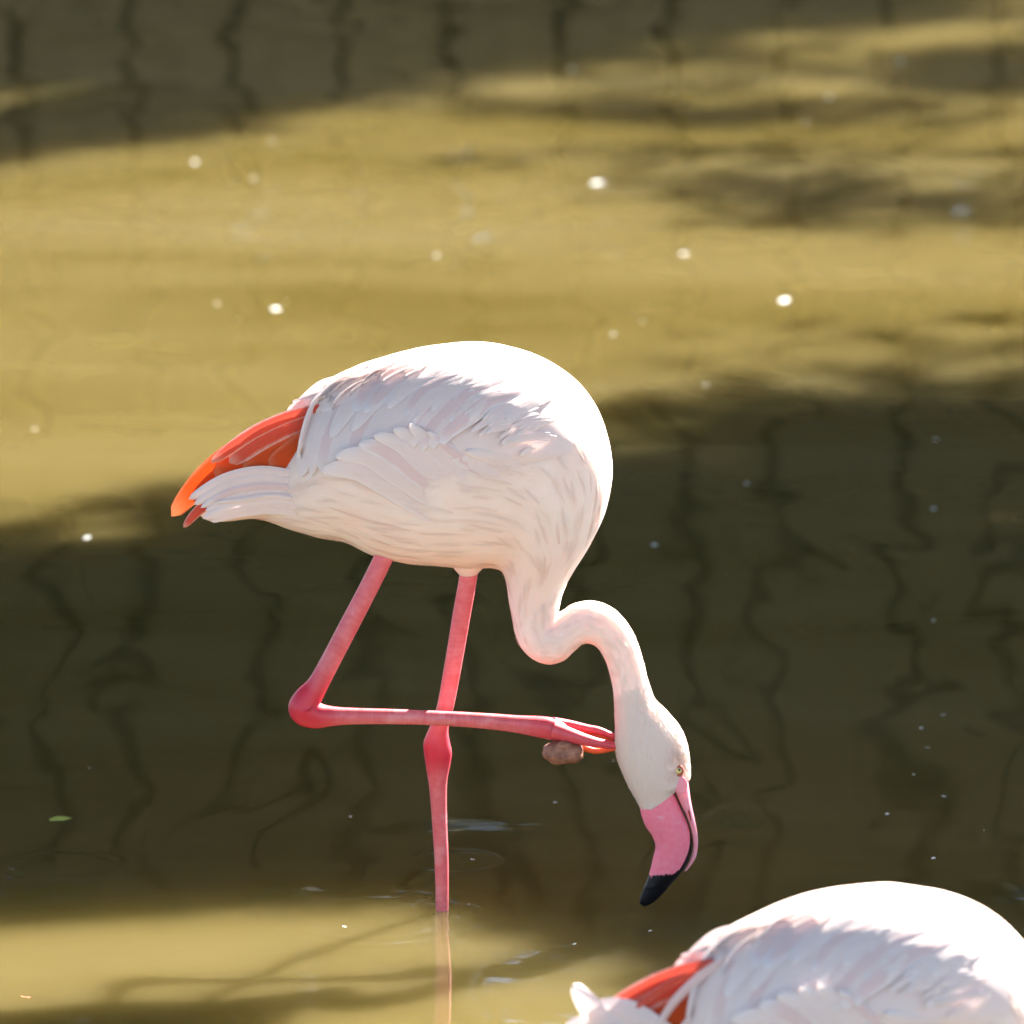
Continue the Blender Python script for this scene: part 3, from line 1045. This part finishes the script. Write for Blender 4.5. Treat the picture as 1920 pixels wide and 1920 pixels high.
def raised_leg(B):
    off = -70
    jn = lambda x, y: soft(math.hypot(x - 572, y - 1325), 30, 95) if x < 700 else soft(abs(x - 1040), 20, 110) * 0.7
    pts = [(745, 985, -40, 19), (721, 1042, -52, 18), (690, 1105, -60, 18), (655, 1172, -66, 18.5), (622, 1235, -70, 18.5), (596, 1283, -71, 20),
           (576, 1312, -71, 27), (572, 1330, -71, 31), (592, 1341, -71, 26), (620, 1343, -71, 19.5), (660, 1343, -71, 16), (740, 1344, -71, 14.5), (830, 1347, -70, 14), (910, 1352, -69, 15), (970, 1358, -68, 17), (1020, 1364, -66, 21), (1046, 1370, -65, 20), (1064, 1376, -64, 15)]
    leg = spine_tube(B, pts, M_leg, 'leg', B.root, 18, 6, jn, 0.85)
    # the foot: two long toes with a web between, a short one folded below, swollen pad under the ankle
    spine_tube(B, [(1036, 1356, -64, 12), (1066, 1359, -58, 9.5), (1100, 1366, -54, 8), (1125, 1371, -52, 7.5), (1160, 1386, -50, 5.5)], M_leg, 'toe', leg, 12, 5, lambda x, y: 0.75)
    spine_tube(B, [(1036, 1368, -72, 17), (1064, 1377, -76, 14.5), (1092, 1386, -74, 12), (1120, 1393, -70, 9.5), (1160, 1399, -62, 7)], M_leg, 'toe', leg, 12, 5, lambda x, y: 0.6)
    spine_tube(B, [(1070, 1394, -60, 9), (1100, 1404, -56, 6.5), (1122, 1408, -54, 5.5), (1158, 1402, -52, 4.5)], M_web, 'toe', leg, 12, 5)
    V = []
    a = resample([(1050, 1356), (1080, 1362), (1112, 1369), (1150, 1384)], 6)
    c = resample([(1052, 1362), (1084, 1380), (1115, 1389), (1150, 1396)], 6)
    F = []
    for i in range(len(a)):
        for t in (0, 0.5, 1):
            V.append(B.p(a[i][0] + (c[i][0] - a[i][0]) * t, a[i][1] + (c[i][1] - a[i][1]) * t, -58 + 7 * math.sin(t * math.pi)))
    for i in range(len(a) - 1):
        for j in range(2):
            q = i * 3 + j
            F.append((q, q + 1, q + 4, q + 3))
    mesh_obj('web', V, F, M_web, leg)
    ball(B, 1055, 1410, -68, 34, M_pad, 'foot_pad', leg, (1.2, 0.8, 0.68), 0.16, 3)
    ball(B, 1058, 1399, -84, 13, M_pad, 'foot_pad', leg, (1.2, 0.8, 0.8), 0.12, 9)
    return leg

def bill_and_face(B):
    c = -60
    # lower mandible: left rim and gape line
    L = [(1199, 1512), (1203, 1530), (1211, 1550), (1223, 1568), (1229, 1587), (1225, 1606), (1220, 1628), (1215, 1645), (1207, 1664)]
    R = [(1262, 1478), (1271, 1500), (1282, 1524), (1290, 1543), (1296, 1566), (1297, 1590), (1290, 1614), (1279, 1634), (1258, 1658)]
    W = [26, 28, 28, 27, 25, 23, 21, 19, 16]
    outline_loft(B, L, R, W, [c] * 9, M_bill, 'lower_mandible', B.root, 6, 28, 0.9)
    outline_loft(B, [(1210, 1658), (1207, 1665), (1201, 1680), (1199, 1692), (1205, 1699)], [(1266, 1650), (1258, 1658), (1240, 1679), (1224, 1693), (1210, 1699)],
                 [17.4, 15.5, 12, 8, 2], [c] * 5, M_black, 'bill_tip', B.root, 6, 24)
    # upper mandible: narrow lid along the gape
    L = [(1255, 1462), (1267, 1486), (1278, 1510), (1286, 1526), (1293, 1545), (1298, 1567), (1299, 1590), (1293, 1614), (1283, 1633)]
    R = [(1289, 1454), (1292, 1478), (1295, 1500), (1299, 1520), (1304, 1542), (1308, 1566), (1308, 1590), (1303, 1611), (1288, 1632)]
    W = [27, 24, 21, 18, 15, 13, 11, 8, 3]
    up = outline_loft(B, L, R, W, [c] * 9, M_bill_up, 'upper_mandible', B.root, 6, 24, 0.75)
    # nostril slit
    outline_loft(B, [(1287, 1512), (1290, 1524), (1294, 1538), (1297, 1552)], [(1289, 1511), (1294, 1523), (1297, 1537), (1299, 1552)], [1.2, 3, 3, 1], [c - 18, c - 16.5, c - 13.5, c - 11], M_slit, 'nostril', up, 4, 10)
    # bare skin between eye and bill
    o = surf(B, 1273, 1468, c - 30)
    ball(B, 1277, 1473, o + 1.5, 13, M_bill_up, 'lore', B.root, (0.95, 0.28, 1.35))
    ball(B, 1240, 1532, c - 25, 9, M_bill_up, 'cheek_knob', B.root, (1.2, 0.4, 0.7), 0.2)
    for far in (False, True):
        o = surf(B, 1272, 1445, -90, far)
        sgn = -1 if far else 1
        e = ball(B, 1272, 1445, o + sgn * 2.5, 10.5, M_ring, 'eye_ring', B.root, (1, 0.5, 1.15))
        ball(B, 1272, 1445, o + sgn * 0.5, 6.6, M_eye, 'eye', e, (1, 0.75, 1))
        ball(B, 1273.5, 1443.5, o - sgn * 3.9, 2.4, M_pupil, 'pupil', e, (1, 0.4, 1))

def flight_feathers(B, far=False, seed=1):
    """scarlet flight feathers hanging past the rump, pale tertials above"""
    sg = -1 if far else 1
    base = -62
    sets = [  # path, width, flat offset, material
        ([(600, 800), (520, 832), (440, 880), (372, 932)], 60, 8, M_orange),
        ([(610, 790), (505, 812), (400, 880), (322, 968)], 46, 0, M_orange),
        ([(600, 800), (520, 830), (455, 862), (405, 900)], 62, -4, M_orange),
        ([(610, 812), (560, 838), (510, 862), (455, 884)], 58, -8, M_orange),
        ([(600, 780), (545, 796), (490, 822), (430, 868)], 44, -12, M_rose),
        ([(612, 800), (580, 830), (545, 858), (505, 880)], 58, -14, M_orange),
        ([(600, 765), (540, 782), (470, 815), (395, 868)], 26, -16, M_rose),
        ([(622, 800), (598, 830), (575, 860), (556, 882)], 50, -18, M_orange)]
    for path, w, o, m in sets:
        blade(B, path, w, 0, m, 'flight_feather', B.root, far, cup=5, flat=sg * (base + o) if not far else -(base + o), taper=0.6, base_w=0.7)

def tail_feathers(B):
    for k, (path, w, o, m) in enumerate([
        ([(565, 895), (490, 885), (420, 900), (354, 936)], 24, -86, M_white), ([(565, 908), (492, 898), (424, 912), (364, 946)], 24, -88, M_white),
        ([(565, 918), (500, 912), (432, 922), (376, 952)], 18, -91, M_blush), ([(565, 928), (500, 924), (436, 936), (385, 958)], 22, -90, M_white),
        ([(565, 945), (505, 938), (440, 948), (380, 972)], 26, -92, M_white), ([(565, 958), (505, 952), (440, 960), (394, 977)], 24, -86, M_white),
        ([(470, 915), (420, 928), (375, 955), (344, 989)], 20, -78, M_rose), ([(565, 938), (510, 930), (450, 938), (402, 942)], 12, -95, M_white),
        ([(560, 905), (490, 892), (425, 905), (362, 940)], 40, 20, M_white), ([(560, 925), (490, 920), (425, 935), (380, 966)], 40, 24, M_white)]):
        blade(B, path, w, 0, m, 'tail_feather', B.root, False, cup=3, flat=o, taper=0.6, base_w=0.9, point=1.7)

def wing_feathers(B, tree, far=False, seed=5):
    r = random.Random(seed)
    put = lambda path, w, lift, m, lt=None, cup=3.0, taper=0.45, bw=0.35, lin=False: blade(B, path, w, lift, m, 'wing_feather', B.root, far, cup=cup, lift_tip=lt, tree=tree, taper=taper, base_w=bw, point=1.35, lin=lin)
    pick = lambda q=0.3: M_blush if r.random() < q else M_white
    # long drooping shoulder plumes, layered from the rump forwards
    for i in range(15):
        t = i / 14
        x0, y0 = 665 + 300 * t, 700 + 30 * t * t + r.uniform(-6, 10)
        x1, y1 = 566 + 265 * t, 893 - 60 * t + 25 * max(0, t - 0.6) + r.uniform(-10, 6)
        bow = 34 - 12 * t
        xm, ym = x0 + (x1 - x0) * 0.52 - bow * 0.55, y0 + (y1 - y0) * 0.42 - bow * 0.2
        put([(x0 + 30, y0 - 12), ((x0 + xm) / 2 - 4, (y0 + ym) / 2 - 6), (xm, ym), (x1 + 6, y1 - (y1 - ym) * 0.4), (x1, y1)], r.uniform(30, 44), 3 + i * 0.5, pick(0.35), 6 + i * 0.4)
    # second, shorter layer
    for i in range(13):
        t = i / 12
        x0, y0 = 720 + 300 * t, 692 + 52 * t * t + r.uniform(-8, 12)
        ln = r.uniform(120, 165) * (1 - 0.35 * t)
        a = math.radians(136 + 14 * t + r.uniform(-7, 7))
        x1, y1 = x0 + ln * math.cos(a), y0 + ln * math.sin(a)
        put([(x0 + 20, y0 - 8), (x0 * 0.5 + x1 * 0.5 - 7, y0 * 0.5 + y1 * 0.5 - 9), (x1, y1)], r.uniform(26, 36), 7, pick(0.25), r.uniform(9, 14))
    # wispy coverts near the bend of the wing
    for i in range(34):
        t = r.random()
        x0, y0 = 900 + 165 * t + r.uniform(-25, 10), 715 + 120 * t + r.uniform(-35, 20)
        ln = r.uniform(50, 85)
        a = math.radians(150 + 14 * r.uniform(-1, 1) + 12 * t)
        x1, y1 = x0 + ln * math.cos(a), y0 + ln * math.sin(a)
        put([(x0, y0), (x0 * 0.5 + x1 * 0.5, y0 * 0.5 + y1 * 0.5 - 4), (x1, y1)], r.uniform(9, 15), 6, M_white, r.uniform(8, 13), 1.0)
    # upper back
    for i in range(12):
        t = i / 11
        x0, y0 = 640 + 300 * t, 716 - 34 * math.sin(t * 2.6) + r.uniform(0, 18)
        put([(x0 + 20, y0 - 6), (x0 - 38, y0 + 14), (x0 - 96, y0 + 60 - 10 * t)], r.uniform(26, 36), 2, pick(0.2), 6)
    # flank plumes turned up over the wing edge
    for path, w, lf in (([(815, 962), (735, 915), (668, 880), (602, 884)], 44, 9), ([(830, 945), (750, 895), (690, 856), (628, 856)], 40, 10), ([(1030, 905), (975, 872), (925, 858), (872, 846)], 30, 9),
                        ([(850, 945), (785, 890), (725, 846), (672, 832)], 38, 12), ([(870, 940), (808, 884), (752, 834), (700, 816)], 34, 14), ([(885, 935), (825, 878), (775, 826), (738, 803)], 32, 16),
                        ([(905, 930), (850, 878), (800, 828), (768, 795)], 30, 19), ([(930, 915), (885, 878), (838, 838), (800, 808)], 22, 15), ([(1000, 925), (940, 892), (890, 872), (846, 862)], 34, 8)):
        put(path, w, -3, M_blush if w in (38, 22) else M_white, lf * 0.6 + 1, 4, 0.55, 1.0, True)
    # rump tuft
    put([(640, 742), (600, 760), (566, 770), (538, 778)], 40, 8, M_white, 14, 4, 0.7)
    put([(640, 735), (598, 742), (570, 750), (548, 753)], 12, 8, M_white, 10)

def build_bird(name, label, mx, my, scale, depth, pose):
    B = Bird(mx, my, scale, depth, None)
    f = B.p(829, 1712 + (155 if pose == 'scratch' else 130), 22)
    root = empty(name, f)
    tag(root, label, 'flamingo')
    B.root = root
    body = build_body(B)
    _, tn, _, _ = wing_shell(B)
    _, tf, _, _ = wing_shell(B, True)
    near, farT = Union([B.bvh, tn]), Union([B.bvh, tf])
    flight_feathers(B)
    flight_feathers(B, True)
    tail_feathers(B)
    wing_feathers(B, near)
    wing_feathers(B, farT, True, 6)
    contour_feathers(B, 21, (tn, tf), 1.0)
    bill_and_face(B)
    if pose == 'scratch':
        standing_leg(B)
        raised_leg(B)
        # feathered thigh above the standing leg
        o = outline_loft(B, [(835, 1030), (846, 1058), (858, 1074), (864, 1080)], [(935, 1030), (912, 1058), (899, 1072), (893, 1079)], [50, 36, 20, 14], [10, 16, 20, 22], M_body, 'thigh', root, 5, 20, extra={'eyepatch': lambda a: 0})
    else:
        standing_leg(B, 0, 40, 130)
        standing_leg(B, -95, -50, 130)
        for path, w, o, m in (([(650, 740), (590, 778), (535, 830), (500, 890)], 15, -92, M_blush), ([(660, 770), (610, 815), (580, 860), (566, 905)], 18, -94, M_white),
                              ([(600, 762), (555, 784), (500, 818), (450, 862)], 12, -90, M_rose), ([(600, 820), (570, 850), (545, 880), (530, 910)], 14, -93, M_blush)):
            blade(B, path, w, 0, m, 'wing_feather', root, False, cup=3, flat=o, taper=0.5, base_w=0.5, point=1.4)
        for path, w, o in (([(520, 900), (455, 880), (405, 838), (376, 799)], 44, -98), ([(530, 890), (480, 862), (440, 846), (404, 838)], 60, -94), ([(540, 905), (490, 870), (470, 852), (456, 838)], 50, -90), ([(500, 900), (440, 880), (395, 868), (362, 872)], 46, -92)):
            blade(B, path, w, 0, M_white, 'tail_feather', root, False, cup=8, flat=o, taper=0.5, base_w=0.7, point=1.4)
    return B

B1 = build_bird('flamingo', 'white flamingo with pink legs, balancing on one leg and scratching its head', lambda x, y: x, lambda x, y: y, 1.0, 0.0, 'scratch')
K2 = 1.17
B2 = build_bird('flamingo', 'white flamingo standing deep in the pond, curled white plume beside its orange flight feathers', lambda x, y: 1665 + (x - 880) * K2, lambda x, y: 1664 + (y - 644) * K2, K2, -2.2, 'wade')

# ------------------------------------------------------------------ floating bits
M_fluff, nt_, b_ = mat('down', (0.85, 0.84, 0.80), 0.8, 0.2)
M_fleaf, _, _ = mat('yellow_leaf', (0.30, 0.36, 0.06), 0.6, 0.3)
M_petal, _, _ = mat('red_petal', (0.45, 0.06, 0.02), 0.6, 0.3)

def flake(name, px, py, size, m, r, tall=0.35):
    c = on_water(px, py)
    V, F = [], []
    n, R = 9, 3
    ph = r.uniform(0, 6.28)
    V.append(c + Vector((0, 0, size * tall * 0.4 + 0.0008)))
    for k in range(1, R + 1):
        for j in range(n):
            a = 2 * math.pi * j / n + ph
            rr = size * 0.5 * k / R * (1 + 0.3 * math.sin(2 * a + ph) + 0.18 * math.sin(5 * a))
            z = size * tall * (0.4 + 0.6 * max(0, math.sin(a - ph)) * (k / R) ** 2) * (1 if k < R else 0.9)
            V.append(c + Vector((rr * math.cos(a) * 1.25, rr * math.sin(a), max(z, 0.0006))))
    F += [(0, 1 + j, 1 + (j + 1) % n) for j in range(n)]
    for k in range(R - 1):
        for j in range(n):
            a, b = 1 + k * n + j, 1 + k * n + (j + 1) % n
            F.append((a, a + n, b + n, b))
    return mesh_obj(name, V, F, m)

rf = random.Random(5)
FLUFF = [(895, 4, 14), (1072, 131, 18), (1688, 116, 20), (365, 305, 13), (511, 266, 8), (475, 335, 8), (1120, 346, 28), (1692, 358, 14), (818, 480, 9), (1284, 478, 24), (1470, 566, 28), (518, 581, 20),
         (447, 600, 12), (407, 570, 8), (537, 565, 8), (1204, 603, 11), (1150, 627, 8), (1324, 723, 10), (65, 805, 9), (163, 1010, 20), (1400, 907, 12), (1755, 825, 10), (1750, 955, 14), (1228, 1023, 14), (1361, 1077, 6),
         (1041, 1505, 8), (1219, 1746, 9), (1077, 1771, 12), (646, 1738, 9), (886, 1612, 9), (1750, 1610, 11), (1750, 1164, 8), (1768, 1341, 11), (1727, 1366, 9), (1740, 1403, 14), (1713, 1453, 9), (1770, 1494, 10), (1663, 1527, 10), (1845, 1557, 5), (1150, 1427, 5), (657, 1532, 8), (167, 1440, 6), (505, 262, 6), (1510, 230, 6), (1555, 182, 10)]
for (x, y, s) in FLUFF:
    f = (on_water(x, y) - Vector(cam.location)).length / (D / math.cos(PITCH))
    big = s >= 18
    o = flake('down_tuft', x, y, s * 0.62 * M_PX * f, M_fluff, rf)
    tag(o, 'large scrap of white down drifting on the water' if big else 'tiny speck of white down drifting on the water', 'down feather', 'large down scraps on the pond' if big else 'tiny down specks on the pond')
tag(flake('floating_leaf', 112, 1538, 30 * M_PX, M_fleaf, rf, 0.2), 'small yellow-green leaf floating on the dark water', 'leaf')
tag(flake('floating_petal', 48, 1871, 13 * M_PX, M_petal, rf, 0.3), 'small red petal floating on the bright water', 'petal')
